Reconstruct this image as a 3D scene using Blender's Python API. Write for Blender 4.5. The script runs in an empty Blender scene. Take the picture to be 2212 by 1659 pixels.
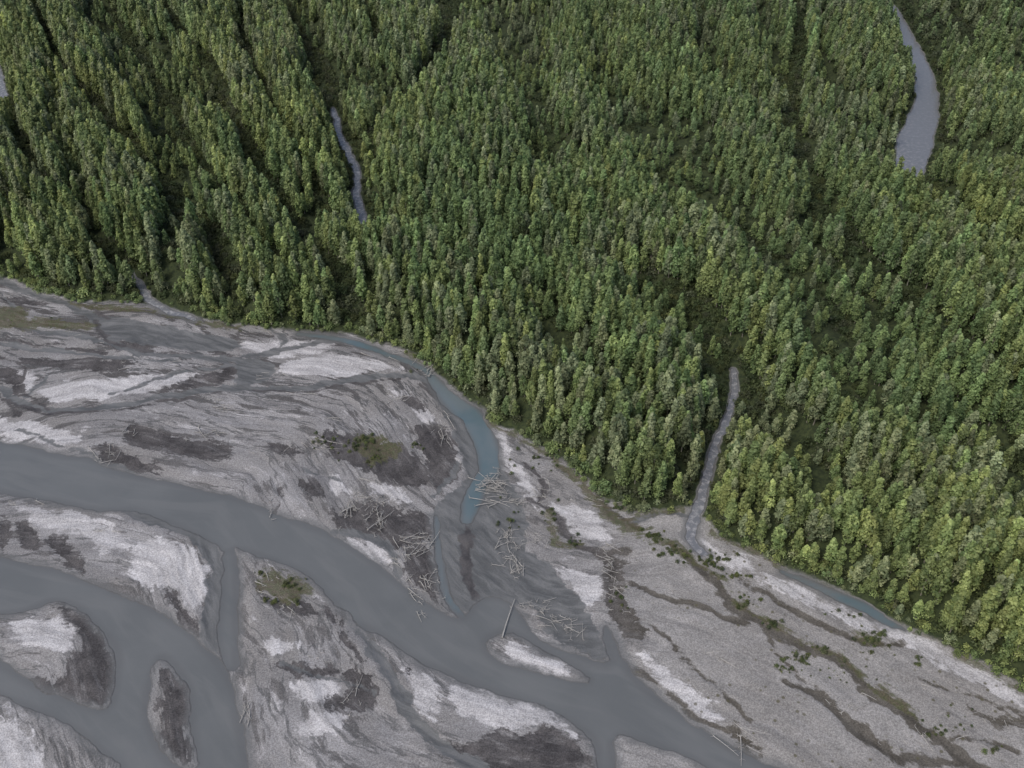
import bpy, math, random
import numpy as np
rng=np.random.default_rng(7); random.seed(7)
T0=__import__('time').time()
# ------------------------------------------------------------------ survey
CAM_H=380.0; DEP=math.radians(40.0); F=2279.0; CX,CY=1106.0,829.5
def G(px,py):
    """plan position (metres) of a surveyed point on the flood plain"""
    x=(px-CX)/F; y=-(py-CY)/F
    dy=math.cos(DEP)+y*math.sin(DEP); dz=-math.sin(DEP)+y*math.cos(DEP)
    k=-CAM_H/dz
    return (x*k, dy*k, k/F)          # x, y, metres per unit
def PL(pts): return np.array([G(*p)[:2] for p in pts],dtype=np.float64)
def smooth(p,closed=True,n=2):
    for _ in range(n):
        if closed: q=np.roll(p,-1,0); p=np.stack([p*.75+q*.25,p*.25+q*.75],1).reshape(-1,p.shape[1])
        else:
            a=p[:-1];b=p[1:]
            m=np.stack([a*.75+b*.25,a*.25+b*.75],1).reshape(-1,p.shape[1])
            p=np.vstack([p[:1],m[1:-1],p[-1:]]) if len(p)>2 else p
    return p
# ------------------------------------------------------------------ noise
def _h(ix,iy,s):
    n=(ix.astype(np.int64)*374761393+iy.astype(np.int64)*668265263+s*1442695041)&0xffffffff
    n=((n^(n>>13))*1274126177)&0xffffffff
    return ((n^(n>>16))&0xffff)/65535.0
def vn(x,y,s=0):
    ix=np.floor(x);iy=np.floor(y);fx=x-ix;fy=y-iy
    fx=fx*fx*(3-2*fx);fy=fy*fy*(3-2*fy)
    a=_h(ix,iy,s);b=_h(ix+1,iy,s);c=_h(ix,iy+1,s);d=_h(ix+1,iy+1,s)
    return (a+(b-a)*fx)*(1-fy)+(c+(d-c)*fx)*fy
def fbm(x,y,s=0,o=3):
    t=0;a=.5;w=0
    for i in range(o):
        t=t+a*vn(x,y,s+i*17);w+=a;a*=.5;x=x*2.03+11.3;y=y*2.03+5.7
    return t/w
# ------------------------------------------------------------------ sdf
BIG=25.0
def sd_poly(X,Y,poly,margin=BIG,sm=1):
    p=smooth(PL(poly),True,sm)
    out=np.full(X.shape,margin)
    x0,y0=p.min(0)-margin;x1,y1=p.max(0)+margin
    idx=np.nonzero((X>x0)&(X<x1)&(Y>y0)&(Y<y1))[0]
    if len(idx)==0:return out
    x=X[idx];y=Y[idx];d=np.full(x.shape,1e12);ins=np.zeros(x.shape,bool)
    for i in range(len(p)):
        ax,ay=p[i];bx,by=p[(i+1)%len(p)]
        ex,ey=bx-ax,by-ay
        L=ex*ex+ey*ey+1e-9
        t=np.clip(((x-ax)*ex+(y-ay)*ey)/L,0,1)
        dx=x-ax-t*ex;dy=y-ay-t*ey
        np.minimum(d,dx*dx+dy*dy,out=d)
        if ay!=by:
            c=((ay>y)!=(by>y))&(x<ex*(y-ay)/(by-ay)+ax)
            ins^=c
    d=np.sqrt(d);d[ins]*=-1
    out[idx]=np.minimum(d,margin)
    return out
def sd_line(X,Y,pts,margin=BIG,w=None,sm=1,minw=0.0):
    """pts (px,py,halfwidth px)"""
    q=[]
    for p in pts:
        g=G(p[0],p[1]); q.append((g[0],g[1],max(minw,(p[2] if len(p)>2 else w)*g[2])))
    p=smooth(np.array(q),False,sm)
    out=np.full(X.shape,margin)
    for i in range(len(p)-1):
        ax,ay,aw=p[i];bx,by,bw=p[i+1];m=margin+max(aw,bw)
        idx=np.nonzero((X>min(ax,bx)-m)&(X<max(ax,bx)+m)&(Y>min(ay,by)-m)&(Y<max(ay,by)+m))[0]
        if len(idx)==0:continue
        x=X[idx];y=Y[idx];ex,ey=bx-ax,by-ay
        t=np.clip(((x-ax)*ex+(y-ay)*ey)/(ex*ex+ey*ey+1e-9),0,1)
        d=np.hypot(x-ax-t*ex,y-ay-t*ey)-(aw+(bw-aw)*t)
        out[idx]=np.minimum(out[idx],d)
    return out
def union(X,Y,polys=(),lines=(),margin=BIG,sm=1):
    o=np.full(X.shape,margin)
    for p in polys:o=np.minimum(o,sd_poly(X,Y,p,margin,sm))
    for l in lines:o=np.minimum(o,sd_line(X,Y,l,margin))
    return o
# ------------------------------------------------------------------ traced features
EDGE=[(-700,420),(-350,500),(-120,560),(0,592),(60,615),(130,640),(200,652),(290,655),(345,655),(420,682),(500,700),(600,712),(700,716),(760,720),(800,736),(870,750),
(905,772),(940,802),(965,822),(1000,850),(1040,885),(1068,912),(1130,940),(1180,968),(1230,1000),(1268,1040),(1300,1075),(1340,1095),(1400,1106),(1460,1100),(1492,1092),
(1512,1098),(1532,1132),(1565,1162),(1620,1188),(1700,1225),(1800,1268),(1870,1303),(1950,1348),(2000,1374),(2060,1402),(2120,1432),(2212,1482),(2400,1580),(2800,1800)]
W1=[(-300,860),(-60,940),(0,955),(60,965),(130,985),(200,990),(260,1020),(330,1035),(400,1050),(480,1070),(560,1095),(640,1125),(700,1150),(760,1180),(800,1210),(840,1245),(880,1275),(930,1310),(970,1330),(1003,1340),
(1022,1312),(1035,1292),(1075,1288),(1105,1300),(1130,1335),(1155,1375),(1200,1398),(1260,1422),(1326,1438),(1312,1395),(1306,1355),(1316,1352),(1345,1420),(1372,1465),(1420,1510),(1480,1550),(1540,1590),(1590,1620),(1650,1648),(1720,1680),(1850,1760),(1850,1900),(1290,1900),
(1292,1659),(1288,1605),(1262,1572),(1200,1540),(1130,1512),(1050,1490),(950,1450),(890,1425),(850,1387),(780,1352),(765,1350),(740,1320),(700,1280),(665,1242),(620,1220),(560,1200),(512,1184),(500,1190),(480,1195),(465,1180),(440,1165),(400,1145),(350,1122),(300,1103),(260,1100),(200,1105),(130,1087),(50,1075),(0,1063),(-60,1050),(-300,990)]
W2=[(476,1190),(480,1250),(474,1320),(468,1380),(476,1450),(512,1450),(514,1400),(511,1330),(514,1260),(509,1185)]
W3=[(-300,1150),(-40,1195),(0,1205),(80,1220),(150,1240),(200,1260),(260,1285),(320,1310),(370,1340),(420,1375),(450,1410),(480,1445),(500,1490),(515,1540),(525,1600),(530,1659),(540,1900),(-300,1900)]
ISL=[
[(-60,1345),(0,1330),(40,1326),(80,1312),(110,1296),(140,1302),(180,1322),(215,1360),(242,1382),(255,1420),(250,1480),(240,1530),(215,1536),(160,1515),(100,1490),(50,1465),(0,1432),(-60,1400)],
[(345,1415),(370,1430),(395,1465),(410,1500),(415,1560),(425,1620),(425,1659),(395,1662),(360,1645),(332,1600),(316,1550),(320,1490),(330,1440)],
[(-60,1480),(0,1508),(50,1525),(110,1550),(170,1585),(220,1620),(260,1659),(300,1760),(-60,1850),(-300,1700)],
[(1045,1380),(1090,1362),(1140,1380),(1190,1410),(1240,1440),(1287,1477),(1230,1472),(1160,1452),(1090,1432),(1052,1408)],
[(1322,1588),(1380,1595),(1440,1620),(1500,1645),(1580,1700),(1560,1850),(1330,1850),(1326,1659)],
]
BLUE=[
[(640,722,4),(700,728,7),(760,738,9),(810,757,7),(870,775,8),(925,805,8)],
[(920,800,8),(945,835,15),(985,872,23),(1020,902,25),(1045,945,25),(1058,990,23),(1058,1028,20)],
[(1045,1030,18),(1028,1055,19),(1018,1085,18),(1008,1125,11)],
[(945,1120,5),(948,1200,7),(955,1260,7),(975,1305,7),(1003,1334,6)],
[(1690,1236,4),(1760,1266,9),(1830,1298,12),(1880,1320,15),(1925,1348,10),(1950,1362,3)],
]
STREAMS=[
[(718,235,4),(722,250,5),(735,290,6),(750,330,8),(768,355,7),(774,390,5),(768,420,7),(774,450,8),(788,490,8),(795,525,6)],
[(1582,800,5),(1588,840,7),(1578,880,8),(1560,925,9),(1548,965,8),(1538,1005,7),(1526,1045,8),(1514,1085,10),(1500,1120,12),(1492,1140,12),(1500,1170,10),(1525,1195,7)],
[(280,590,6),(305,620,7),(325,652,7),(370,672,6),(420,690,6)],
[(1880,-60,14),(1915,8,12),(1935,30,9),(1948,60,11)],
[(1940,40,9),(1958,80,16),(1978,120,19),(1996,165,21),(2003,205,22),(1996,255,29),(1975,300,36),(1970,345,32),(1960,400,18)],
[(-60,120,40),(-25,200,40),(-35,270,40)],
]
WET=[
[(935,820),(975,845),(1020,885),(1055,915),(1078,970),(1080,1020),(1110,1060),(1140,1110),(1130,1180),(1150,1240),(1200,1300),(1160,1320),(1090,1290),(1040,1290),(1003,1335),(960,1300),(943,1240),(940,1180),(940,1110),(960,1080),(1000,1040),(1000,990),(985,940),(960,900),(948,860)],
[(250,1098),(330,1098),(400,1128),(465,1185),(482,1240),(472,1330),(468,1425),(440,1395),(432,1330),(462,1260),(440,1200),(380,1150),(300,1125)],
[(1120,1190),(1180,1200),(1230,1280),(1290,1350),(1325,1430),(1250,1410),(1180,1370),(1140,1300)],
[(190,690),(230,680),(330,705),(470,725),(540,742),(500,765),(400,760),(280,745),(220,725)],
[(505,780),(560,775),(600,800),(560,835),(500,835),(515,805)],
]
WETL=[
[(-60,590,8),(0,607,9),(60,630,7),(130,652,9),(200,678,9),(220,705,9),(232,732,9),(270,757,8),(330,770,7),(420,770,8),(500,782,8),(560,765,9),(640,748,9),(720,738,9)],
[(300,615,6),(325,652,7),(370,672,5),(420,690,5),(470,705,4)],
[(-60,800,8),(-20,830,9),(40,872,11),(100,888,9),(180,888,9),(260,880,11),(340,866,10),(420,848,10),(500,838,12),(560,842,9),(640,842,8),(720,828,10),(800,820,10),(870,815,9),(925,825,9)],
[(380,745,7),(450,770,5),(515,795,7),(530,812,10),(505,838,6)],
[(778,1358,8),(800,1402,9),(832,1450,14),(855,1500,17),(885,1560,16),(940,1605,16),(1020,1650,14),(1150,1700,14)],
[(660,1015,4),(715,1030,7),(740,1040,3)],
[(1025,1030,12),(1000,1100,25),(985,1180,30),(990,1260,28)],
[(0,690,5),(40,660,5),(0,640,3)],
[(720,1150,8),(790,1150,10),(850,1190,10),(860,1250,8)],
[(600,1440,5),(700,1462,4),(800,1500,5)],
[(1300,1086,5),(1330,1122,6),(1362,1140,6),(1400,1122,6),(1450,1110,6),(1490,1115,7)],
[(100,820,4),(60,860,5)],[(240,850,4),(330,825,5),(430,800,5),(520,790,5)],[(0,690,6),(80,720,6),(200,730,7),(300,770,5)],
[(-20,745,6),(60,752,6),(160,760,6),(260,775,5),(380,785,5)],
[(560,700,3),(620,730,5),(600,760,5),(520,780,5)],
[(300,1040,4),(250,1000,4),(120,960,3),(40,930,4)],
[(940,1075,5),(960,1040,5),(985,1000,5)],
]
DARK=[
[(268,940),(285,912),(320,915),(350,935),(430,950),(490,968),(505,985),(460,998),(400,992),(330,975),(280,960)],
[(680,932),(740,930),(790,950),(850,960),(900,985),(922,1020),(930,1055),(890,1055),(840,1040),(790,1020),(750,1010),(720,985),(690,955)],
[(885,930),(940,918),(985,950),(992,1000),(972,1040),(945,1062),(920,1010),(898,970)],
[(850,870),(880,855),(930,880),(915,895)],
[(720,1105),(800,1085),(870,1100),(935,1110),(930,1165),(870,1195),(830,1185),(800,1165),(740,1148),(705,1130)],
[(640,1045),(680,1035),(710,1080),(660,1085)],
[(100,1165),(135,1150),(165,1190),(195,1240),(150,1232),(115,1205)],
[(0,1120),(25,1130),(15,1200),(0,1200)],
[(360,1268),(385,1285),(425,1345),(440,1390),(400,1350),(362,1310)],
[(560,1445),(640,1432),(720,1440),(800,1450),(812,1490),(790,1545),(730,1540),(690,1520),(760,1500),(730,1462),(640,1465)],
[(1030,1610),(1060,1575),(1120,1590),(1180,1575),(1240,1600),(1285,1645),(1280,1760),(1100,1760),(1000,1640),(945,1600),(990,1605)],
[(120,1300),(150,1305),(210,1362),(252,1400),(252,1500),(235,1530),(190,1528),(100,1488),(55,1462),(140,1470),(160,1430),(190,1390),(130,1340)],
[(345,1418),(395,1470),(412,1520),(420,1655),(365,1645),(330,1590),(350,1560),(340,1480)],
[(1180,1345),(1240,1358),(1290,1385),(1322,1430),(1260,1418),(1200,1385)],
[(1300,1195),(1335,1190),(1350,1290),(1405,1380),(1365,1400),(1310,1330)],
[(1560,1560),(1600,1570),(1655,1625),(1620,1645),(1580,1605)],
[(2080,1528),(2140,1545),(2230,1560),(2220,1582),(2140,1568)],
[(0,790),(40,800),(60,850),(30,860),(0,830)],
[(40,770),(120,770),(230,775),(320,790),(220,805),(120,800),(60,790)],
[(880,1440),(900,1445),(895,1480),(880,1478)],
[(900,1180),(950,1190),(940,1290),(990,1330),(930,1300),(880,1250),(870,1200)],
[(420,815),(500,790),(512,812),(470,835),(400,845),(330,855)],
[(700,1300),(730,1330),(770,1400),(800,1430),(770,1420),(730,1370)],
[(190,720),(230,735),(300,752),(360,768),(280,765),(200,745)],
[(0,640),(60,640),(110,655),(60,662),(0,655)],
[(200,955),(260,965),(330,1005),(360,1030),(300,1020),(230,1000)],
[(570,955),(640,965),(660,985),(600,985)],
[(560,1270),(600,1290),(680,1300),(700,1330),(640,1325),(580,1305)],
[(40,1130),(90,1140),(100,1180),(60,1190),(35,1160)],
]
DARKL=[
[(1450,1180,9),(1530,1240,11),(1570,1300,13),(1640,1350,14),(1720,1390,14),(1800,1430,15),(1880,1490,15),(1960,1550,16),(2040,1610,17),(2110,1659,17),(2200,1720,16)],
[(1700,1470,6),(1790,1520,14),(1850,1570,18),(1890,1612,17),(1960,1640,12),(2100,1655,9)],
[(1370,1265,8),(1450,1290,9),(1520,1320,9),(1620,1350,8)],
[(1375,1340,7),(1430,1380,5),(1500,1440,5),(1560,1500,6),(1620,1560,5)],
[(1012,1130,6),(1012,1180,12),(1008,1240,16),(1022,1290,8)],
[(1140,1080,6),(1185,1105,8),(1225,1165,9),(1300,1200,10),(1360,1190,8)],
[(40,900,5),(15,870,5),(80,888,6)],
[(1600,1260,6),(1700,1310,8),(1840,1380,10),(1950,1400,6)],
[(560,1100,3),(590,1130,3),(600,1060,3)],
[(-40,835,5),(30,880,5),(110,897,4),(250,892,4),(350,876,4),(470,850,3)],
[(150,640,4),(210,672,5),(240,690,3)],
[(0,770,3),(60,790,4),(40,840,4),(100,885,3)],
[(1130,1000,4),(1180,1060,6),(1160,1090,6)],
[(1340,1420,3),(1420,1490,5),(1520,1560,6),(1580,1590,4)],
[(1650,1360,4),(1680,1420,5),(1760,1500,4)],
[(210,690,3),(212,720,4),(250,748,4),(330,765,3),(430,764,3),(520,772,3)],
[(540,842,3),(640,850,3),(760,832,3),(860,825,3)],
[(-20,735,3),(50,742,4),(150,748,4),(230,765,3)],
[(1990,1480,3),(2080,1500,4),(2200,1545,4)],[(2010,1610,4),(2100,1590,5),(2212,1640,5)],
[(1250,1010,4),(1290,1070,6),(1330,1110,5),(1390,1150,6)],
]
PALE=[
[(275,1185),(330,1163),(400,1180),(447,1222),(450,1270),(430,1300),(410,1318),(380,1280),(340,1270),(300,1250),(268,1215)],
[(15,1090),(120,1098),(250,1138),(280,1190),(230,1205),(200,1170),(150,1145),(60,1130)],
[(30,1345),(110,1335),(165,1365),(150,1420),(80,1402),(20,1375)],
[(858,1440),(900,1442),(955,1505),(962,1560),(930,1572),(885,1520)],
[(960,1462),(1080,1505),(1200,1550),(1260,1590),(1180,1570),(1120,1580),(1050,1570),(980,1540)],
[(635,1480),(720,1463),(742,1495),(690,1530),(640,1512)],
[(615,1565),(700,1535),(765,1540),(725,1580),(640,1592)],
[(698,1020),(745,1032),(742,1070),(715,1082)],
[(785,1030),(870,1058),(905,1092),(830,1080)],
[(738,1168),(800,1163),(842,1190),(830,1235),(770,1197)],
[(95,838),(200,820),(350,812),(470,808),(440,825),(330,848),(180,868),(85,862)],
[(590,795),(700,762),(800,778),(885,806),(800,812),(680,818),(600,815)],
[(-40,895),(100,918),(200,962),(100,962),(0,935)],
[(20,800),(90,810),(60,850),(30,835)],
[(1170,1080),(1260,1095),(1335,1165),(1290,1172),(1210,1142)],
[(1205,1222),(1280,1230),(1305,1285),(1262,1320),(1225,1270)],
[(-60,1560),(60,1585),(115,1645),(60,1720),(-60,1720)],
[(1368,1405),(1430,1440),(1490,1485),(1565,1560),(1500,1540),(1420,1480)],
[(1090,1395),(1150,1400),(1200,1432),(1240,1462),(1160,1445),(1100,1425)],
[(480,740),(600,735),(700,740),(740,755),(600,775),(540,760)],
[(840,850),(900,860),(948,900),(925,925),(890,890)],
[(560,1380),(620,1370),(640,1400),(590,1415)],
]
PALEL=[
[(1525,1165,10),(1570,1210,14),(1640,1245,12),(1720,1280,12),(1800,1320,12),(1880,1350,14),(1940,1370,20),(2000,1398,24),(2100,1455,22),(2212,1515,22),(2350,1590,22)],
[(1080,940,8),(1110,1000,10),(1150,1080,10),(1200,1130,8)],
]
OLIVE=[
[(-80,660),(60,665),(60,690),(200,700),(205,715),(60,718),(-80,705)],
[(560,1240),(660,1243),(668,1285),(625,1312),(600,1280),(555,1282)],
[(765,940),(850,955),(860,985),(800,1012),(780,980)],
]
OLIVEL=[
[(150,655,6),(220,668,8),(300,668,8),(350,678,6),(440,698,7),(520,710,5)],
[(1060,915,5),(1150,958,9),(1210,1000,11),(1262,1060,12),(1312,1108,12),(1372,1150,14),(1440,1170,16),(1500,1215,12),(1560,1250,9)],
[(1560,1270,6),(1640,1330,7),(1720,1375,8),(1810,1425,7),(1900,1490,6),(2000,1570,7)],
[(1340,1098,8),(1400,1112,8),(1470,1104,7)],
[(880,760,8),(935,800,6)],
[(1540,1150,5),(1700,1232,4),(1960,1358,5),(2100,1428,5),(2230,1500,5)],
[(1850,1375,8),(1920,1395,8)],
[(1180,1110,6),(1200,1180,6),(1250,1170,5)],
]
GAPS=[
[(150,190,6),(230,280,8),(300,370,9),(380,450,10),(460,530,9),(520,640,9)],
[(330,0,5),(400,110,7),(470,180,8),(500,270,8),(540,340,9),(565,410,11),(650,530,12),(740,640,12),(785,720,10)],
[(590,-20,7),(640,80,7),(690,160,8),(722,240,9)],
[(785,480,10),(830,515,9),(920,550,9),(1000,566,9),(1100,578,10),(1200,584,11),(1300,604,11),(1400,642,11),(1500,695,12),(1535,740,12),(1575,780,8)],
[(985,-20,10),(968,100,8),(955,160,9),(900,220,9),(870,270,9),(800,312,10),(770,340,8)],
[(1690,-20,6),(1725,100,8),(1712,200,8),(1700,290,9),(1740,420,9),(1800,520,11),(1850,600,12),(1950,690,12),(2050,770,12),(2130,860,12),(2230,970,10)],
[(1960,385,12),(2030,470,12),(2100,545,12),(2230,640,10)],
[(-60,450,9),(0,475,9),(100,512,10),(200,545,10),(290,605,9)],
[(2212,210,6),(2110,140,7),(2060,50,8),(2000,-20,6)],
[(1530,180,6),(1560,255,7),(1640,275,7),(1700,290,7)],
[(740,-20,5),(800,60,6),(820,150,6)],
[(60,200,5),(40,320,6),(90,420,7),(200,500,7)],
[(1250,540,6),(1150,500,6),(1000,480,6)],
[(1560,765,7),(1620,840,6),(1640,920,5)],
[(1400,960,7),(1470,1020,7),(1500,1090,7)],
[(240,40,4),(330,170,5),(400,290,5),(440,380,5),(500,450,5),(560,560,5),(640,660,4)],
[(1120,330,3),(1300,380,4),(1450,440,5),(1600,520,5),(1720,620,5),(1860,740,5),(2000,860,4),(2212,1020,4)],
[(1330,80,4),(1420,160,4),(1530,180,5)],
[(850,610,3),(1000,660,4),(1140,730,4),(1250,820,4),(1290,900,4)],
[(1700,760,3),(1840,880,4),(1980,1000,4),(2100,1080,4),(2212,1190,4)],
[(80,40,4),(150,190,5)],[(1900,560,4),(2000,700,4)],[(520,60,4),(560,200,5),(620,330,5),(690,440,5),(760,560,5),(820,690,4)],
]
GAPS=[[(x,y,w*2.35) for x,y,w in l] for l in GAPS]
# ------------------------------------------------------------------ ground grid
NC,NR=1150,1050
s=np.linspace(-.72,.72,NC)
s=np.concatenate([[-120,-30,-8,-3,-1.5,-.95],s,[.95,1.5,3,8,30,120]])
yy=np.exp(np.linspace(math.log(285),math.log(1600),NR))-150
yy=np.concatenate([[-15000,-3000,-800,-200,0,90],yy,[1600,2200,4000,9000,25000]])
S,YY=np.meshgrid(s,yy)
XX=S*np.maximum(YY+150,240.)
X=XX.ravel();Y=YY.ravel()
def warp(X,Y):
    wx=(fbm(X/14,Y/14,1)-.5)*7+(fbm(X/3.5,Y/3.5,2,2)-.5)*2.0
    wy=(fbm(X/14,Y/14,3)-.5)*7+(fbm(X/3.5,Y/3.5,4,2)-.5)*2.0
    return X+wx,Y+wy
def water_sd(Xw,Yw):
    w=union(Xw,Yw,[W1,W2,W3])
    for i in ISL: w=np.maximum(w,-sd_poly(Xw,Yw,i))
    return w
def sst(a,b,x):
    t=np.clip((x-a)/(b-a),0,1);return t*t*(3-2*t)
def bands(A,B):
    # old channel scars: long lanes of younger, lower trees
    p,q=PL([(540,340),(780,710)]),PL([(1740,420),(2130,860)])
    d1=(p[1]-p[0])/np.linalg.norm(p[1]-p[0]);d2=(q[1]-q[0])/np.linalg.norm(q[1]-q[0])
    wx=(fbm(A/160,B/160,90,2)-.5)*120;wy=(fbm(A/160,B/160,91,2)-.5)*120
    A=A+wx;B=B+wy
    def b(d,s):return fbm((A*d[0]+B*d[1])/220,(A*-d[1]+B*d[0])/32,s,2)
    t=sst(-150,150,A)
    return b(d1,92)*(1-t)+b(d2,93)*t
def forest_relief(A,B,f,gp,wd):
    # terraces stand above the abandoned channels
    return sst(-2,-22,f)*sst(5,24,wd)*(6.0*sst(-2,20,gp)+7.5*sst(.33,.6,bands(A,B)))
Xw,Yw=warp(X,Y)
Xh=X*.35+Xw*.65;Yh=Y*.35+Yw*.65
w=water_sd(Xh,Yh)
blue=union(Xh,Yh,(),BLUE)
st=union(Xh,Yh,(),STREAMS)
w_all=np.minimum(np.minimum(w,blue),st)
FW=PL(EDGE)
FW=np.vstack([FW,[(1600,100),(40000,20000),(-40000,30000),(-2500,300)]])
def sd_world(X,Y,p,margin):
    out=np.full(X.shape,1e12);ins=np.zeros(X.shape,bool)
    for i in range(len(p)):
        ax,ay=p[i];bx,by=p[(i+1)%len(p)];ex,ey=bx-ax,by-ay
        t=np.clip(((X-ax)*ex+(Y-ay)*ey)/(ex*ex+ey*ey+1e-9),0,1)
        np.minimum(out,(X-ax-t*ex)**2+(Y-ay-t*ey)**2,out=out)
        if ay!=by: ins^=((ay>Y)!=(by>Y))&(X<ex*(Y-ay)/(by-ay)+ax)
    out=np.sqrt(out);out[ins]*=-1
    return out
FWs=np.vstack([smooth(FW[:-4],False,1),FW[-4:]])
forest=sd_world(Xh,Yh,FWs,0)
wet=union(Xw,Yw,WET,WETL);dark=union(Xw,Yw,DARK);darkl=union(Xw,Yw,(),DARKL)
pale=union(Xw,Yw,PALE,PALEL);olive=union(Xw,Yw,OLIVE,OLIVEL);gap=union(Xw,Yw,(),GAPS)
print('sdf',__import__('time').time()-T0)
# flow coordinates: along / across the valley
ang=math.radians(-38)
fv=np.clip(sd_world(X,Y,np.vstack([smooth(FW[:-4],False,4),FW[-4:]]),0),-2000,2000)
fu=X*math.cos(ang)+Y*math.sin(ang)
fu=fu+(fbm(X/60,Y/60,8,2)-.5)*30; fvv=fv+(fbm(X/100,Y/100,9,1)-.5)*50+(fbm(X/9,Y/9,19,2)-.5)*2.5
land=np.clip(w_all,-8,20)
Z=np.where(land>0, .08+.75*sst(0,9,land)+.035*np.minimum(land,3), land*.35)
rel=fbm(fu/30,fvv/8,31)-.5
Z=Z+np.where(land>0,rel*1.6*sst(1,10,land),0)
Z=Z-.5*sst(2,-4,wet)*sst(0,5,land)-.35*sst(1,-3,np.minimum(darkl,dark))*sst(1,6,land)
Z=np.where(land>0,np.maximum(Z,.05+.03*np.minimum(land,2)),Z)
Z=Z+.8*sst(1,-8,forest)*sst(1,5,land)
Z=Z+np.where(np.abs(X)<3000,forest_relief(X,Y,forest,gap,w_all),0)
# ------------------------------------------------------------------ mesh helper
def grid_mesh(name,X,Y,Z,nc,nr):
    me=bpy.data.meshes.new(name)
    n=nc*nr
    me.vertices.add(n);co=np.stack([X,Y,Z],1).astype(np.float32).ravel()
    me.vertices.foreach_set('co',co)
    i=np.arange(nr-1)[:,None]*nc+np.arange(nc-1)[None,:];i=i.ravel()
    q=np.stack([i,i+1,i+nc+1,i+nc],1).astype(np.int32)
    me.loops.add(q.size);me.loops.foreach_set('vertex_index',q.ravel())
    me.polygons.add(len(q));me.polygons.foreach_set('loop_start',np.arange(0,q.size,4,dtype=np.int32))
    me.polygons.foreach_set('use_smooth',np.ones(len(q),bool))
    me.update();me.validate()
    return me
def fattr(me,name,v):
    a=me.attributes.new(name,'FLOAT','POINT');a.data.foreach_set('value',v.astype(np.float32))
def vattr(me,name,v):
    a=me.attributes.new(name,'FLOAT_VECTOR','POINT');a.data.foreach_set('vector',v.astype(np.float32).ravel())
def link(name,me,parent=None):
    o=bpy.data.objects.new(name,me);bpy.context.scene.collection.objects.link(o)
    if parent:o.parent=parent
    return o
nc,nr=len(s),len(yy)
gm=grid_mesh('floodplain_ground',X,Y,Z,nc,nr)
for n,v in (('w',np.clip(w_all,-20,20)),('wet',wet),('dark',dark),('darkl',darkl),('pale',pale),('olive',olive),('forest',np.clip(forest,-40,40))):fattr(gm,n,v)
vattr(gm,'flow',np.stack([fu,fvv,np.zeros_like(fu)],1))
ground=link('floodplain_ground',gm)
# water sheet
wc,wr=480,480
s2=np.linspace(-.95,.95,wc);y2=np.exp(np.linspace(math.log(240),math.log(1750),wr))-150
S2,Y2=np.meshgrid(s2,y2);X2=(S2*(Y2+150)).ravel();Y2=Y2.ravel()
wm=grid_mesh('river_water',X2,Y2,np.zeros_like(X2),wc,wr)
fattr(wm,'blue',np.minimum(union(X2,Y2,(),BLUE),25))
fattr(wm,'main',np.clip(union(X2,Y2,[W1,W3]),-20,20))
fattr(wm,'bank',np.clip(water_sd(X2,Y2),-20,20))
fattr(wm,'stream',np.clip(union(X2,Y2,(),STREAMS),-20,20))
vattr(wm,'flow',np.stack([X2*math.cos(ang)+Y2*math.sin(ang),np.clip(sd_world(X2,Y2,np.vstack([smooth(FW[:-4],False,4),FW[-4:]]),0),-2000,2000),0*X2],1))
water=link('river_water',wm)
# ------------------------------------------------------------------ node helpers
class NT:
    def __init__(s,mat):
        mat.use_nodes=True;s.t=mat.node_tree;s.t.nodes.clear()
    def n(s,k,**kw):
        d=s.t.nodes.new(k)
        for a,b in kw.items():setattr(d,a,b)
        return d
    def c(s,v,inp):
        if isinstance(v,bpy.types.NodeSocket):s.t.links.new(v,inp)
        elif v is not None:
            if isinstance(v,(tuple,list)) and len(v)==3 and inp.type=='RGBA':v=(*v,1)
            inp.default_value=v
    def m(s,op,a,b=None,c=None,clamp=False):
        d=s.n('ShaderNodeMath',operation=op,use_clamp=clamp)
        s.c(a,d.inputs[0])
        if b is not None:s.c(b,d.inputs[1])
        if c is not None:s.c(c,d.inputs[2])
        return d.outputs[0]
    def mix(s,f,a,b,bt='MIX'):
        d=s.n('ShaderNodeMix',data_type='RGBA',blend_type=bt)
        s.c(f,d.inputs[0]);s.c(a,d.inputs[6]);s.c(b,d.inputs[7]);return d.outputs[2]
    def attr(s,name,kind='GEOMETRY',out='Fac'):
        d=s.n('ShaderNodeAttribute',attribute_name=name,attribute_type=kind);return d.outputs[out]
    def noise(s,vec,scale,detail=3,rough=.55,dist=0.):
        d=s.n('ShaderNodeTexNoise');s.c(vec,d.inputs['Vector']);s.c(scale,d.inputs['Scale']);s.c(detail,d.inputs['Detail']);s.c(rough,d.inputs['Roughness']);s.c(dist,d.inputs['Distortion'])
        return d.outputs['Fac']
    def map(s,vec,sc,loc=(0,0,0)):
        d=s.n('ShaderNodeMapping');s.c(vec,d.inputs[0]);d.inputs['Scale'].default_value=sc;d.inputs['Location'].default_value=loc;return d.outputs[0]
    def ss(s,v,a,b,lo=0.,hi=1.):
        d=s.n('ShaderNodeMapRange',interpolation_type='SMOOTHSTEP');s.c(v,d.inputs[0])
        for i,q in enumerate((a,b,lo,hi)):d.inputs[1+i].default_value=q
        return d.outputs[0]
def principled(N,col,rough,bump=None,bs=.3,bd=.1,spec=.3):
    p=N.n('ShaderNodeBsdfPrincipled');o=N.n('ShaderNodeOutputMaterial')
    N.c(col,p.inputs['Base Color']);N.c(rough,p.inputs['Roughness']);p.inputs['Specular IOR Level'].default_value=spec
    if bump is not None:
        b=N.n('ShaderNodeBump');b.inputs['Strength'].default_value=bs;b.inputs['Distance'].default_value=bd
        N.c(bump,b.inputs['Height']);N.t.links.new(b.outputs[0],p.inputs['Normal'])
    N.t.links.new(p.outputs[0],o.inputs[0]);return p
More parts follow.
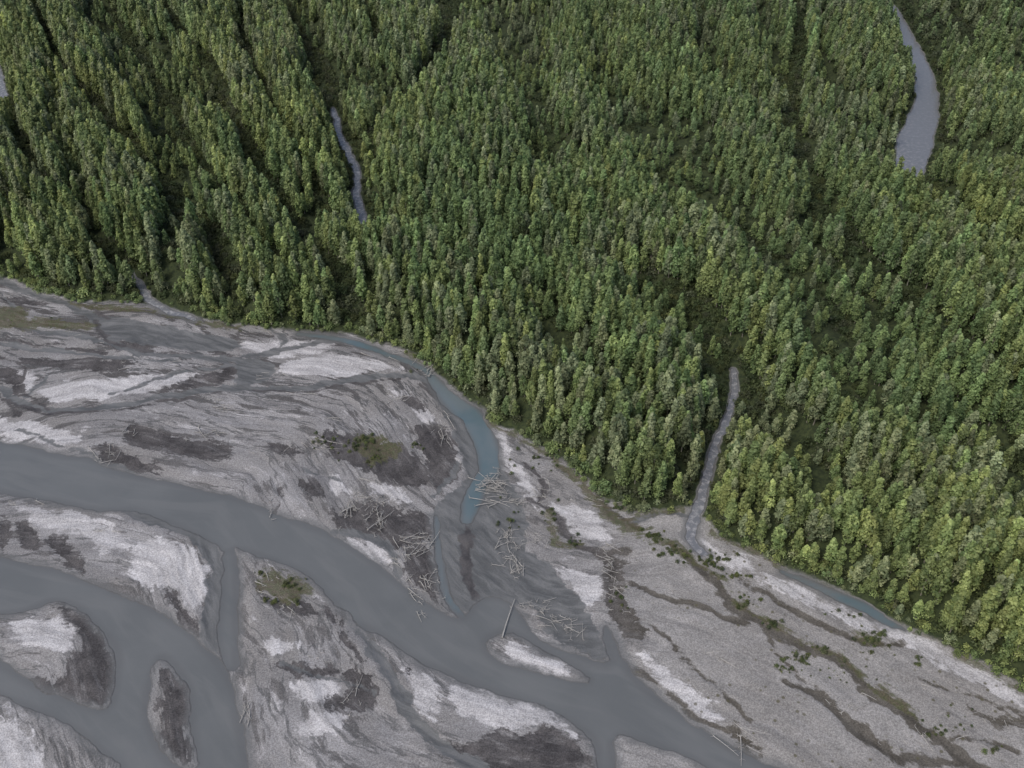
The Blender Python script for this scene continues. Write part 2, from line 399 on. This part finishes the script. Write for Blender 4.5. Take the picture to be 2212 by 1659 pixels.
# ground material
mat=bpy.data.materials.new('gravel_silt_ground');N=NT(mat)
pos=N.n('ShaderNodeNewGeometry').outputs['Position']
flow=N.attr('flow',out='Vector')
nS=N.noise(N.map(flow,(.018,.075,1)),1,7,.62,.15)
nS2=N.noise(N.map(flow,(.05,.22,1),(40,9,0)),1,7,.68,.3)
nM=N.noise(pos,.09,8,.68,.4)
nF=N.noise(pos,.45,5,.65)
nG=N.noise(pos,1.5,4,.8)
nB=N.noise(pos,.022,3,.5)
def half(v,k):return N.m('MULTIPLY',N.m('SUBTRACT',v,.5),k)
def mask(name,w0=3.5,k=1.,soft=.16):
    v=N.m('DIVIDE',N.attr(name),-w0)
    v=N.m('MINIMUM',N.m('MAXIMUM',v,-1.7),1.2)
    for q,a in ((nM,3.6),(nS2,4.4),(nF,1.6)):v=N.m('ADD',v,half(q,a*k))
    return N.ss(v,-soft,soft)
sep=N.n('ShaderNodeSeparateXYZ');N.c(pos,sep.inputs[0])
right=N.ss(sep.outputs[0],20,75)
far=N.ss(sep.outputs[1],380,470)          # upper bar, more braided
left=N.m('SUBTRACT',1.,N.m('MULTIPLY',right,.75))
act=N.m('MULTIPLY',left,N.m('ADD',.7,N.m('MULTIPLY',far,.3)))
# base gravel + silt
colL=N.mix(N.ss(nS,.36,.64),(.172,.171,.179),(.278,.276,.286))
colL=N.mix(N.ss(nM,.36,.66,0,.5),colL,(.228,.226,.233))
colR=N.mix(N.ss(nM,.3,.7),(.228,.223,.221),(.288,.282,.281))
col=N.mix(right,colL,colR)
col=N.mix(N.m('MULTIPLY',N.ss(nB,.40,.62),.45),col,(.185,.177,.17))
col=N.mix(N.m('MULTIPLY',N.m('MULTIPLY',N.ss(nS2,.52,.63),N.ss(nM,.44,.58)),N.m('MULTIPLY',left,.75)),col,(.41,.405,.42))
# mud films and wet threads
nD=N.noise(N.map(flow,(.03,.12,1),(5,77,0)),1,9,.68,.3)
th=N.m('MULTIPLY',N.ss(N.m('ADD',nD,N.m('MULTIPLY',far,.022)),.54,.58),act)
col=N.mix(th,col,N.mix(nF,(.056,.054,.056),(.11,.107,.109)))
nT=N.noise(N.map(flow,(.016,.085,1),(55,7,0)),1,5,.55,.2)
thr=N.m('MULTIPLY',N.ss(N.m('ABSOLUTE',half(nT,1.)),.022,.007),N.m('MULTIPLY',N.ss(nM,.33,.5),N.m('MULTIPLY',act,.9)))
col=N.mix(thr,col,(.082,.084,.088))
col=N.mix(N.m('MULTIPLY',mask('pale',3.6,1.,.35),N.ss(nM,.3,.6,.6,.95)),col,N.mix(N.ss(nS2,.35,.65),(.34,.337,.35),(.51,.505,.525)))
mudL=N.mix(N.ss(nM,.35,.65),(.040,.038,.041),(.088,.084,.087));mudR=N.mix(N.ss(nM,.35,.65),(.053,.048,.040),(.102,.094,.082))
mud=N.mix(right,mudL,mudR)
col=N.mix(N.m('MULTIPLY',mask('dark',3.6,1.1,.2),N.ss(nS2,.66,.48,.7,.98)),col,mud)
wt=mask('wet',2.6,.6,.2)
col=N.mix(N.m('MULTIPLY',wt,.94),col,N.mix(N.ss(nS2,.38,.62),(.076,.081,.086),(.135,.14,.146)))
col=N.mix(N.m('MULTIPLY',mask('darkl',2.2,.7,.3),.93),col,mud)
col=N.mix(N.m('MULTIPLY',mask('olive',3.,1.3,.5),.8),col,N.mix(N.ss(nF,.4,.6),(.083,.072,.046),(.070,.078,.035)))
# gravel speckle
sp=N.ss(nG,.34,.68,.62,1.32)
cc=N.n('ShaderNodeCombineXYZ');[N.c(sp,cc.inputs[i]) for i in range(3)]
dry=N.m('SUBTRACT',1.,N.m('MULTIPLY',wt,.7))
col=N.mix(dry,col,N.mix(1.,col,cc.outputs[0],'MULTIPLY'))
# small weed tufts scattered on the older bars
vor=N.n('ShaderNodeTexVoronoi');N.c(pos,vor.inputs['Vector']);vor.inputs['Scale'].default_value=.22
tuft=N.m('MULTIPLY',N.ss(vor.outputs['Distance'],.22,.1),N.m('MULTIPLY',N.ss(nB,.42,.56),N.m('MULTIPLY',right,.85)))
col=N.mix(tuft,col,(.085,.08,.052))
# wet margin, then a sharpening-style outline
wv=N.attr('w')
wj=N.m('ADD',wv,N.m('ADD',half(nM,5.),half(nS2,6.)))
edge=N.ss(wj,.2,4.5,1,0)
col=N.mix(N.m('MULTIPLY',edge,.7),col,(.112,.117,.122))
col=N.mix(N.ss(wv,.75,.3,0,.5),col,(.055,.056,.058))  # thin dark line painted along the waterline, imitating edge sharpening
# forest floor
ff=N.ss(N.m('ADD',N.attr('forest'),half(nM,8.)),1.5,-1.5)
ff=N.m('MULTIPLY',ff,N.ss(wv,.6,1.6))
col=N.mix(ff,col,N.mix(N.ss(nF,.35,.65),(.020,.029,.014),(.043,.056,.023)))
h=N.m('ADD',N.m('MULTIPLY',nF,.7),N.m('MULTIPLY',nG,.35))
principled(N,col,N.m('SUBTRACT',.95,N.m('MULTIPLY',N.m('MAXIMUM',wt,edge),.35)),h,.7,.35,.25)
gm.materials.append(mat)
# water material
mat=bpy.data.materials.new('glacial_silt_water');N=NT(mat)
pos=N.n('ShaderNodeNewGeometry').outputs['Position']
flow=N.attr('flow',out='Vector')
nb=N.noise(pos,.03,4,.5,.5);nf=N.noise(pos,.6,4,.65);nl=N.noise(N.map(flow,(.02,.12,1)),1,5,.6,.4)
silt=N.mix(N.ss(nb,.3,.7),(.108,.115,.119),(.124,.131,.135))
silt=N.mix(N.ss(nl,.42,.65,0,.5),silt,(.142,.147,.15))
bk=N.m('ADD',N.attr('bank'),N.m('MULTIPLY',N.m('SUBTRACT',nl,.5),7.))
silt=N.mix(N.ss(bk,-4.,0.,0,.45),silt,(.09,.092,.095))
bm=N.ss(N.m('ADD',N.attr('blue'),N.m('MULTIPLY',nb,3.)),3.,-1.)
bm=N.m('MULTIPLY',bm,N.ss(N.attr('main'),0,6))
colw=N.mix(bm,silt,N.mix(N.ss(nb,.35,.65),(.085,.125,.145),(.12,.147,.162)))
sm=N.ss(N.attr('stream'),3,1)
nr_=N.noise(pos,.35,5,.7)
sepw=N.n('ShaderNodeSeparateXYZ');N.c(pos,sepw.inputs[0])
riff=N.m('MULTIPLY',N.ss(nr_,.45,.66),N.ss(sepw.outputs[0],330,250,.12,.8))
colw=N.mix(sm,colw,N.mix(riff,(.138,.145,.16),(.33,.33,.342)))
principled(N,colw,.2,nf,.3,.12,.5)
wm.materials.append(mat)
# ------------------------------------------------------------------ trees
leaf=bpy.data.materials.new('cottonwood_leaves');N=NT(leaf)
t=N.attr('tint','INSTANCER','Color')
cv=N.attr('cv')
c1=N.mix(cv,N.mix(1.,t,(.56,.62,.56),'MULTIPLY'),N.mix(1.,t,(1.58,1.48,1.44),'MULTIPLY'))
dif=N.n('ShaderNodeBsdfPrincipled');N.c(c1,dif.inputs['Base Color']);dif.inputs['Roughness'].default_value=.6;dif.inputs['Specular IOR Level'].default_value=.3
tr=N.n('ShaderNodeBsdfTranslucent');N.c(N.mix(1.,c1,(1.2,1.2,.8),'MULTIPLY'),tr.inputs[0])
ms=N.n('ShaderNodeMixShader');ms.inputs[0].default_value=.33
N.t.links.new(dif.outputs[0],ms.inputs[1]);N.t.links.new(tr.outputs[0],ms.inputs[2])
N.t.links.new(ms.outputs[0],N.n('ShaderNodeOutputMaterial').inputs[0])
bark=bpy.data.materials.new('pale_bark');N=NT(bark)
pb=N.n('ShaderNodeTexCoord').outputs['Object']
principled(N,N.mix(N.noise(pb,2.,3),(.16,.15,.125),(.32,.30,.26)),.9)
def tube(V,Fc,M,p0,p1,r0,r1,n=6,mi=1):
    p0=np.array(p0,float);p1=np.array(p1,float);d=p1-p0;d/=np.linalg.norm(d)+1e-9
    a=np.cross(d,[0,0,1.]) if abs(d[2])<.9 else np.cross(d,[1.,0,0]);a/=np.linalg.norm(a);b=np.cross(d,a)
    k=len(V)
    for p,r in ((p0,r0),(p1,r1)):
        for i in range(n):
            q=2*math.pi*i/n;V.append(tuple(p+r*(a*math.cos(q)+b*math.sin(q))))
    for i in range(n):
        j=(i+1)%n;Fc.append((k+i,k+j,k+n+j,k+n+i));M.append(mi)
    Fc.append(tuple(k+n+i for i in range(n)));M.append(mi)
    Fc.append(tuple(k+n-1-i for i in range(n)));M.append(mi)
def build(name,V,Fc,M,mats,cv=None):
    me=bpy.data.meshes.new(name);me.from_pydata(V,[],Fc);me.update()
    for m in mats:me.materials.append(m)
    me.polygons.foreach_set('material_index',np.array(M,dtype=np.int32))
    if cv is not None:
        a=me.attributes.new('cv','FLOAT','FACE');a.data.foreach_set('value',np.array(cv,dtype=np.float32))
    return me
def tree(name,seed,H,R,base,nclump,nl,conic,lsize,trunk=True):
    r=np.random.default_rng(seed);V=[];Fc=[];M=[];C=[]
    if trunk:
        lean=r.normal(0,.25,2)
        top=(lean[0],lean[1],H*.9);mid=(lean[0]*.4,lean[1]*.4,H*.45)
        tube(V,Fc,M,(0,0,-.8),mid,.34,.2);tube(V,Fc,M,mid,top,.2,.05)
    for i in range(nclump):
        t=((i+.5)/nclump)**.9
        z=base*H+(1-base)*H*t*.97
        if conic==0: env=(math.sin(math.pi*min(1,(t*.82+.16)))**.8)
        else: env=(1-t)**(.62 if conic==1 else .85)*min(1,(t+.10)/.26)
        rr=R*env*(.45+.4*r.random()) if t<.92 else 0
        a=i*2.4+r.normal(0,.5)
        c=np.array([rr*math.cos(a),rr*math.sin(a),z+r.normal(0,.3)])
        cr=R*(.20+.36*env)*(.8+.45*r.random())
        if trunk and i%2==0:tube(V,Fc,M,(0,0,max(1,z-1.5)),c,.09,.03,4)
        cl=float(np.clip(.42+.22*t+r.normal(0,.26),0,1))  # random clump tone, plus sky light on crown tops painted as lighter leaves
        for k in range(int(nl*(.55+.6*env))):
            d=r.normal(size=3);d/=np.linalg.norm(d)
            if d[2]<-.2 and r.random()<.75:d[2]*=-1
            rad=cr*(.6+.45*r.random()**.6)
            p=c+d*rad*np.array([1,1,1.35])
            nrm=d*1.1+r.normal(size=3)*.38+np.array([0,0,.4]);nrm/=np.linalg.norm(nrm)
            u=np.cross(nrm,r.normal(size=3));u/=np.linalg.norm(u);v=np.cross(nrm,u)
            sz=lsize*(.6+.8*r.random());b=len(V)
            V+= [tuple(p+u*sz*.55),tuple(p+v*sz*.38+nrm*sz*.12),tuple(p-u*sz*.55),tuple(p-v*sz*.38-nrm*sz*.1)]
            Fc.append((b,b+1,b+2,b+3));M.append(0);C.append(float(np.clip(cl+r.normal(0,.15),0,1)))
    cvs=[];j=0
    for m in M:
        if m==0:cvs.append(C[j]);j+=1
        else:cvs.append(.5)
    return build(name,V,Fc,M,[leaf,bark],cvs)
def coll(name,meshes):
    c=bpy.data.collections.new(name)
    for i,m in enumerate(meshes):
        o=bpy.data.objects.new('%s_%02d'%(name,i),m);c.objects.link(o)
    return c
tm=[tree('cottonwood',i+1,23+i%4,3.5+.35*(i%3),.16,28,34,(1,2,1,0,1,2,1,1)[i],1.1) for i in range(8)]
sm_=[tree('willow',50+i,3.6,2.6,.05,10,26,0,.65,False) for i in range(4)]
ctree=coll('cottonwood_tree',tm);cshrub=coll('willow_shrub',sm_)
def scatter(name,pts,scale,rot,idx,tint,col):
    me=bpy.data.meshes.new(name);me.vertices.add(len(pts));me.vertices.foreach_set('co',pts.astype(np.float32).ravel())
    vattr(me,'sc',scale);vattr(me,'ro',rot)
    a=me.attributes.new('vi','INT','POINT');a.data.foreach_set('value',idx.astype(np.int32))
    a=me.attributes.new('tint','FLOAT_COLOR','POINT');a.data.foreach_set('color',np.concatenate([tint,np.ones((len(tint),1))],1).astype(np.float32).ravel())
    o=link(name,me)
    g=bpy.data.node_groups.new(name+'_scatter','GeometryNodeTree')
    g.interface.new_socket('Geometry',in_out='INPUT',socket_type='NodeSocketGeometry')
    g.interface.new_socket('Geometry',in_out='OUTPUT',socket_type='NodeSocketGeometry')
    gi=g.nodes.new('NodeGroupInput');go=g.nodes.new('NodeGroupOutput')
    ip=g.nodes.new('GeometryNodeInstanceOnPoints');ci=g.nodes.new('GeometryNodeCollectionInfo')
    ci.inputs['Collection'].default_value=col;ci.inputs['Separate Children'].default_value=True;ci.inputs['Reset Children'].default_value=True
    def na(n,dt):
        d=g.nodes.new('GeometryNodeInputNamedAttribute');d.data_type=dt;d.inputs['Name'].default_value=n;return d.outputs['Attribute']
    L=g.links.new
    L(gi.outputs[0],ip.inputs['Points']);L(ci.outputs[0],ip.inputs['Instance']);ip.inputs['Pick Instance'].default_value=True
    L(na('vi','INT'),ip.inputs['Instance Index']);L(na('ro','FLOAT_VECTOR'),ip.inputs['Rotation']);L(na('sc','FLOAT_VECTOR'),ip.inputs['Scale'])
    L(ip.outputs[0],go.inputs[0])
    md=o.modifiers.new('scatter','NODES');md.node_group=g
    return o
def jgrid(sp,x0,x1,y0,y1,r,j=.42):
    xs=np.arange(x0,x1,sp);ys=np.arange(y0,y1,sp*.87)
    A,B=np.meshgrid(xs,ys);A=A+(np.arange(len(ys))%2)[:,None]*sp*.5
    A=A.ravel()+r.uniform(-j,j,A.size)*sp;B=B.ravel()+r.uniform(-j,j,B.size)*sp
    k=np.abs(A)<.66*(B+150);return A[k],B[k]
def forest_fields(A,B):
    aw,bw=warp(A,B);ah=A*.35+aw*.65;bh=B*.35+bw*.65
    return sd_world(ah,bh,FWs,0),np.minimum(union(ah,bh,(),STREAMS+BLUE),water_sd(ah,bh)),union(aw,bw,(),GAPS)
def tints(A,B,r,dk=1.):
    n=len(A)
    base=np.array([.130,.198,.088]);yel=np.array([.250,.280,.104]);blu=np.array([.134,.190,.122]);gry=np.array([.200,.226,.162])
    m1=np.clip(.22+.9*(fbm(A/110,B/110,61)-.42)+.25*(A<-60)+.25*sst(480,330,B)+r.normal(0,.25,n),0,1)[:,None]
    m2=np.clip(.06+.8*(fbm(A/90,B/90,62)-.45)+(B-600)/950+r.normal(0,.2,n),0,1)[:,None]  # bluer with distance: aerial haze painted into the leaf tint
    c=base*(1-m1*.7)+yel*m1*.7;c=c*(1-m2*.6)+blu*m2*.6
    g=(r.random(n)<.12+.3*sst(.5,.65,fbm(A/70,B/70,63)))[:,None];c=np.where(g,c*.45+gry*.55,c)
    return c*np.exp(r.normal(0,.20,n))[:,None]*dk
A,B=jgrid(6.1,-900,900,180,1330,rng)
f,wd,gp=forest_fields(A,B)
dens=fbm(A/22,B/22,70);bd=bands(A,B)
keep=(f<-2.2)&(wd>4.4)&(gp>.3)&(rng.random(len(A))>.03+.30*sst(.6,.75,dens)+.6*sst(.43,.37,bd))
A,B,f,wd,gp,bd=[q[keep] for q in (A,B,f,wd,gp,bd)]
n=len(A)
hs=.88+.42*(fbm(A/45,B/45,71)-.5)+rng.normal(0,.11,n)+.18*sst(14,1,gp)
hs=hs*(.58+.48*sst(.36,.52,bd))
hs=hs*(.76+.24*sst(0,-14,f))*(.75+.25*sst(3,16,wd));hs=np.clip(hs,.32,1.35)
ws=hs**.55*rng.uniform(.82,1.15,n);ws=np.minimum(ws,1.15)
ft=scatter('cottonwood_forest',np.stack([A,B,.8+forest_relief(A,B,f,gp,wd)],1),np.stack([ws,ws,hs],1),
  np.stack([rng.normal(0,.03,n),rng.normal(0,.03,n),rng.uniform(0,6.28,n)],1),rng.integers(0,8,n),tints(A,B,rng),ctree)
print('trees',n)
# understorey
A,B=jgrid(4.2,-900,900,180,1250,rng)
f,wd,gp=forest_fields(A,B)
keep=(f<2.5)&(wd>1.3)&((gp<3)|(wd<9)|(f>-9)|(rng.random(len(A))<.25))&(rng.random(len(A))<.82)
A,B,f,gp,wd=[q[keep] for q in (A,B,f,gp,wd)];n=len(A)
hs=rng.uniform(.6,1.5,n)*np.where(f>-3,.7,1.)*(.55+.45*sst(1,7,wd))
tt=tints(A,B,rng,1.)*np.where(f>-5,1.0,.36)[:,None]  # inner shrubs tinted darker, shade of the forest gaps put into their colour
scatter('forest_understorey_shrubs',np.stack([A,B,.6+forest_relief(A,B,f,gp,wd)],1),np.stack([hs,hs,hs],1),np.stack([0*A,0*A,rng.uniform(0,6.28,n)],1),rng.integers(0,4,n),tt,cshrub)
print('shrubs',n)
# pioneer shrubs on bars
spots=[(1415,1165,30,14,22),(1450,1195,40,12,20),(1530,1215,45,22,44),(1590,1245,30,8,12),(1885,1385,45,22,26),(1720,1425,35,18,20),(1690,1450,20,10,8),(1600,1310,30,12,8),(1660,1350,30,14,8),
(790,955,30,14,18),(810,990,18,18,14),(770,965,20,12,10),(630,1265,28,12,12),(590,1300,18,10,8),(640,1300,12,10,5),(2150,1620,30,16,5),(2010,1580,50,22,6),(1240,1165,12,18,6),(1345,1100,30,6,10),(1190,1110,15,20,5),
(560,1240,20,8,4),(900,965,12,8,6),(1780,1405,40,12,8),(1340,1290,20,30,8),(1830,1330,60,8,8),(1980,1430,60,12,5),(1620,1300,40,12,6),(900,800,20,8,6),
(1800,1450,120,50,18),(2050,1560,120,40,12),(100,700,100,14,14),(720,960,60,30,14),(1150,1000,60,30,14),(1100,1130,40,50,8)]
P=[];Sx=[]
for (x,y,dx,dy,k) in spots:
    for _ in range(int(k*1.3)):
        g=G(x+random.gauss(0,dx*.5),y+random.gauss(0,dy*.5));P.append((g[0],g[1]));Sx.append(random.uniform(.14,.48)*(.6 if dx>90 else 1))
P=np.array(P);Sx=np.array(Sx)
_,wd,_=forest_fields(P[:,0],P[:,1]);k=wd>1.5;P=P[k];Sx=Sx[k];n=len(P)
scatter('river_bar_willow_shrubs',np.stack([P[:,0],P[:,1],np.full(n,.5)],1),np.stack([Sx]*3,1),np.stack([0*Sx,0*Sx,rng.uniform(0,6.28,n)],1),rng.integers(0,4,n),tints(P[:,0],P[:,1],rng,.45),cshrub)
# ------------------------------------------------------------------ driftwood
wood=bpy.data.materials.new('weathered_driftwood');N=NT(wood)
pb=N.n('ShaderNodeTexCoord').outputs['Object']
principled(N,N.mix(N.noise(pb,.8,4),(.19,.186,.18),(.44,.43,.415)),.9)
def log(V,Fc,M,x,y,z,a,L,r,tilt=0.):
    d=np.array([math.cos(a)*math.cos(tilt),math.sin(a)*math.cos(tilt),math.sin(tilt)]);p=np.array([x,y,z+r]);perp=np.array([-d[1],d[0],0])
    p=p-d*L*.5+np.array([0,0,abs(math.sin(tilt))*L*.5]);k=4;bend=random.gauss(0,.03)*L
    pts=[p+d*L*i/k+perp*bend*math.sin(math.pi*i/k) for i in range(k+1)]
    for i in range(k):tube(V,Fc,M,pts[i],pts[i+1],r*(1-.62*i/k),r*(1-.62*(i+1)/k),7,0)
    if random.random()<.65:
        for _ in range(7):
            q=random.uniform(0,6.28);e=-d*random.uniform(.3,1.)+perp*math.cos(q)*1.3+np.array([0,0,math.sin(q)*1.3])
            e=pts[0]+e*random.uniform(.5,1.1);e[2]=max(e[2],z);tube(V,Fc,M,pts[0],e,r*.55,r*.12,5,0)
    for _ in range(random.randint(0,3)):
        i=random.randint(1,k-1);e=pts[i]+d*random.uniform(.5,1.6)+perp*random.choice([-1,1])*random.uniform(.5,1.8)+np.array([0,0,random.uniform(0,.8)])
        tube(V,Fc,M,pts[i],e,r*.35,r*.1,5,0)
def pile(name,x,y,dx,dy,k,a0,da=.6,Lm=9):
    V=[];Fc=[];M=[]
    for i in range(int(k*1.25)):
        g=G(x+random.gauss(0,dx*.6),y+random.gauss(0,dy*.6))
        L=(.22+1.1*random.random()**2.2)*Lm
        log(V,Fc,M,g[0],g[1],.7+random.uniform(0,.4)*(k>8),a0+random.gauss(0,da),L,random.uniform(.08,.18)+L*.0048,random.gauss(0,.03))
    o=link(name,build(name,V,Fc,M,[wood]));return o
dw=[(1065,1050,28,20,44,-.3,.9,9),(1090,1085,45,8,12,-.1,.4,12),(790,1085,45,28,26,.6,.9,8),(815,1130,14,30,12,1.4,.4,9),(445,942,40,10,7,-.2,.4,10),(285,925,16,22,6,1.,.5,10),(230,990,28,20,10,-.8,.6,10),(700,965,50,14,8,-.6,.3,12),
(900,1175,40,20,22,.3,.7,9),(925,1275,26,40,18,-.8,.8,8),(1100,1175,22,40,30,1.2,.8,7),(1118,1225,12,24,12,1.4,.5,7),(1165,1160,14,14,8,.9,.6,8),(1240,1360,26,18,10,.9,.8,9),(1165,1312,30,14,14,.3,.7,7),(1205,1345,30,10,10,-.4,.5,8),
(465,862,30,8,6,.2,.3,9),(492,884,30,6,5,-.2,.3,9),(1330,1285,24,30,14,-.3,.9,7),(655,855,40,8,6,0,.5,8),(865,860,24,10,7,.2,.8,8),(60,1092,50,5,6,-.3,.4,6),(215,1150,30,6,4,0,.3,7),(533,1535,8,30,6,1.5,.4,9),
(590,1090,16,40,6,1.5,.5,9),(1490,1475,24,16,8,.3,.9,6),(1610,1602,34,20,8,-.6,.6,10),(930,803,14,12,10,1,.5,7),(870,770,30,10,7,-.8,.5,8),(1590,1430,30,12,5,-.5,.4,9),(2010,1490,60,14,7,-.3,.6,9),(560,720,80,6,7,-.1,.3,7),
(1290,1085,50,8,6,-.3,.5,11),(1170,1075,20,20,9,-.8,.6,8),(750,1110,14,26,8,1.1,.5,9),(330,790,80,8,6,.1,.3,7),(600,815,60,8,5,0,.4,7),(700,905,60,14,7,-.3,.5,8),(960,930,20,40,12,-1,.5,8),(1800,1520,90,30,9,-.5,.9,6),
(570,1265,30,22,8,-.6,.6,6),(620,1325,24,14,5,-.5,.5,6),(690,1420,50,10,5,0,.4,5),(760,1510,16,40,5,1.2,.6,7),(1420,1300,60,40,8,.2,1,5),(740,1590,60,20,6,0,1,6),(1315,1215,12,34,12,-.9,.7,8),
(790,790,90,12,6,-.2,.4,8),(120,730,90,16,6,0,.5,6),(1230,970,50,10,8,-.6,.3,8),(2120,1570,60,30,8,-.4,.9,7),(1700,1440,60,30,8,-.5,.8,6),(560,980,60,30,5,0,1,7),(1950,1600,60,20,6,-.5,.8,6),(870,1210,20,30,12,-.4,.7,8)]
for d in dw:pile('driftwood_pile',*d)
V=[];Fc=[];M=[]
ga=G(1112,1298);gb=G(1085,1380);L=math.hypot(ga[0]-gb[0],ga[1]-gb[1])
log(V,Fc,M,(ga[0]+gb[0])/2,(ga[1]+gb[1])/2,.6,math.atan2(ga[1]-gb[1],ga[0]-gb[0]),L,.36,.02)
link('stranded_tree_trunk',build('stranded_tree_trunk',V,Fc,M,[wood]))
# ------------------------------------------------------------------ light, sky, camera
AZ=math.radians(225);EL=math.radians(54)
wd_=bpy.data.worlds.new('World');bpy.context.scene.world=wd_;wd_.use_nodes=True
nt=wd_.node_tree;bg=nt.nodes['Background'];sk=nt.nodes.new('ShaderNodeTexSky');sk.sky_type='NISHITA';sk.sun_disc=False
sk.sun_elevation=EL;sk.sun_rotation=AZ;sk.dust_density=4.;sk.air_density=1.;sk.ozone_density=.6;nt.links.new(sk.outputs[0],bg.inputs[0]);bg.inputs[1].default_value=.15
sl=bpy.data.lights.new('sun','SUN');sl.energy=1.7;sl.angle=math.radians(24);sl.color=(1,.965,.89)
so=bpy.data.objects.new('sun',sl);bpy.context.scene.collection.objects.link(so)
from mathutils import Vector
sd=Vector((math.sin(AZ)*math.cos(EL),math.cos(AZ)*math.cos(EL),math.sin(EL)))
so.rotation_euler=sd.to_track_quat('Z','Y').to_euler();so.location=(0,0,600)
cd=bpy.data.cameras.new('camera');cam=bpy.data.objects.new('camera',cd);bpy.context.scene.collection.objects.link(cam)
cam.location=(0,0,CAM_H);cam.rotation_euler=(math.radians(90)-DEP,0,0);cd.sensor_width=36;cd.lens=18*F/CX;cd.clip_start=1;cd.clip_end=60000
sc=bpy.context.scene;sc.camera=cam;sc.view_settings.view_transform='Standard';sc.view_settings.look='None';sc.view_settings.exposure=0
print('done',__import__('time').time()-T0)
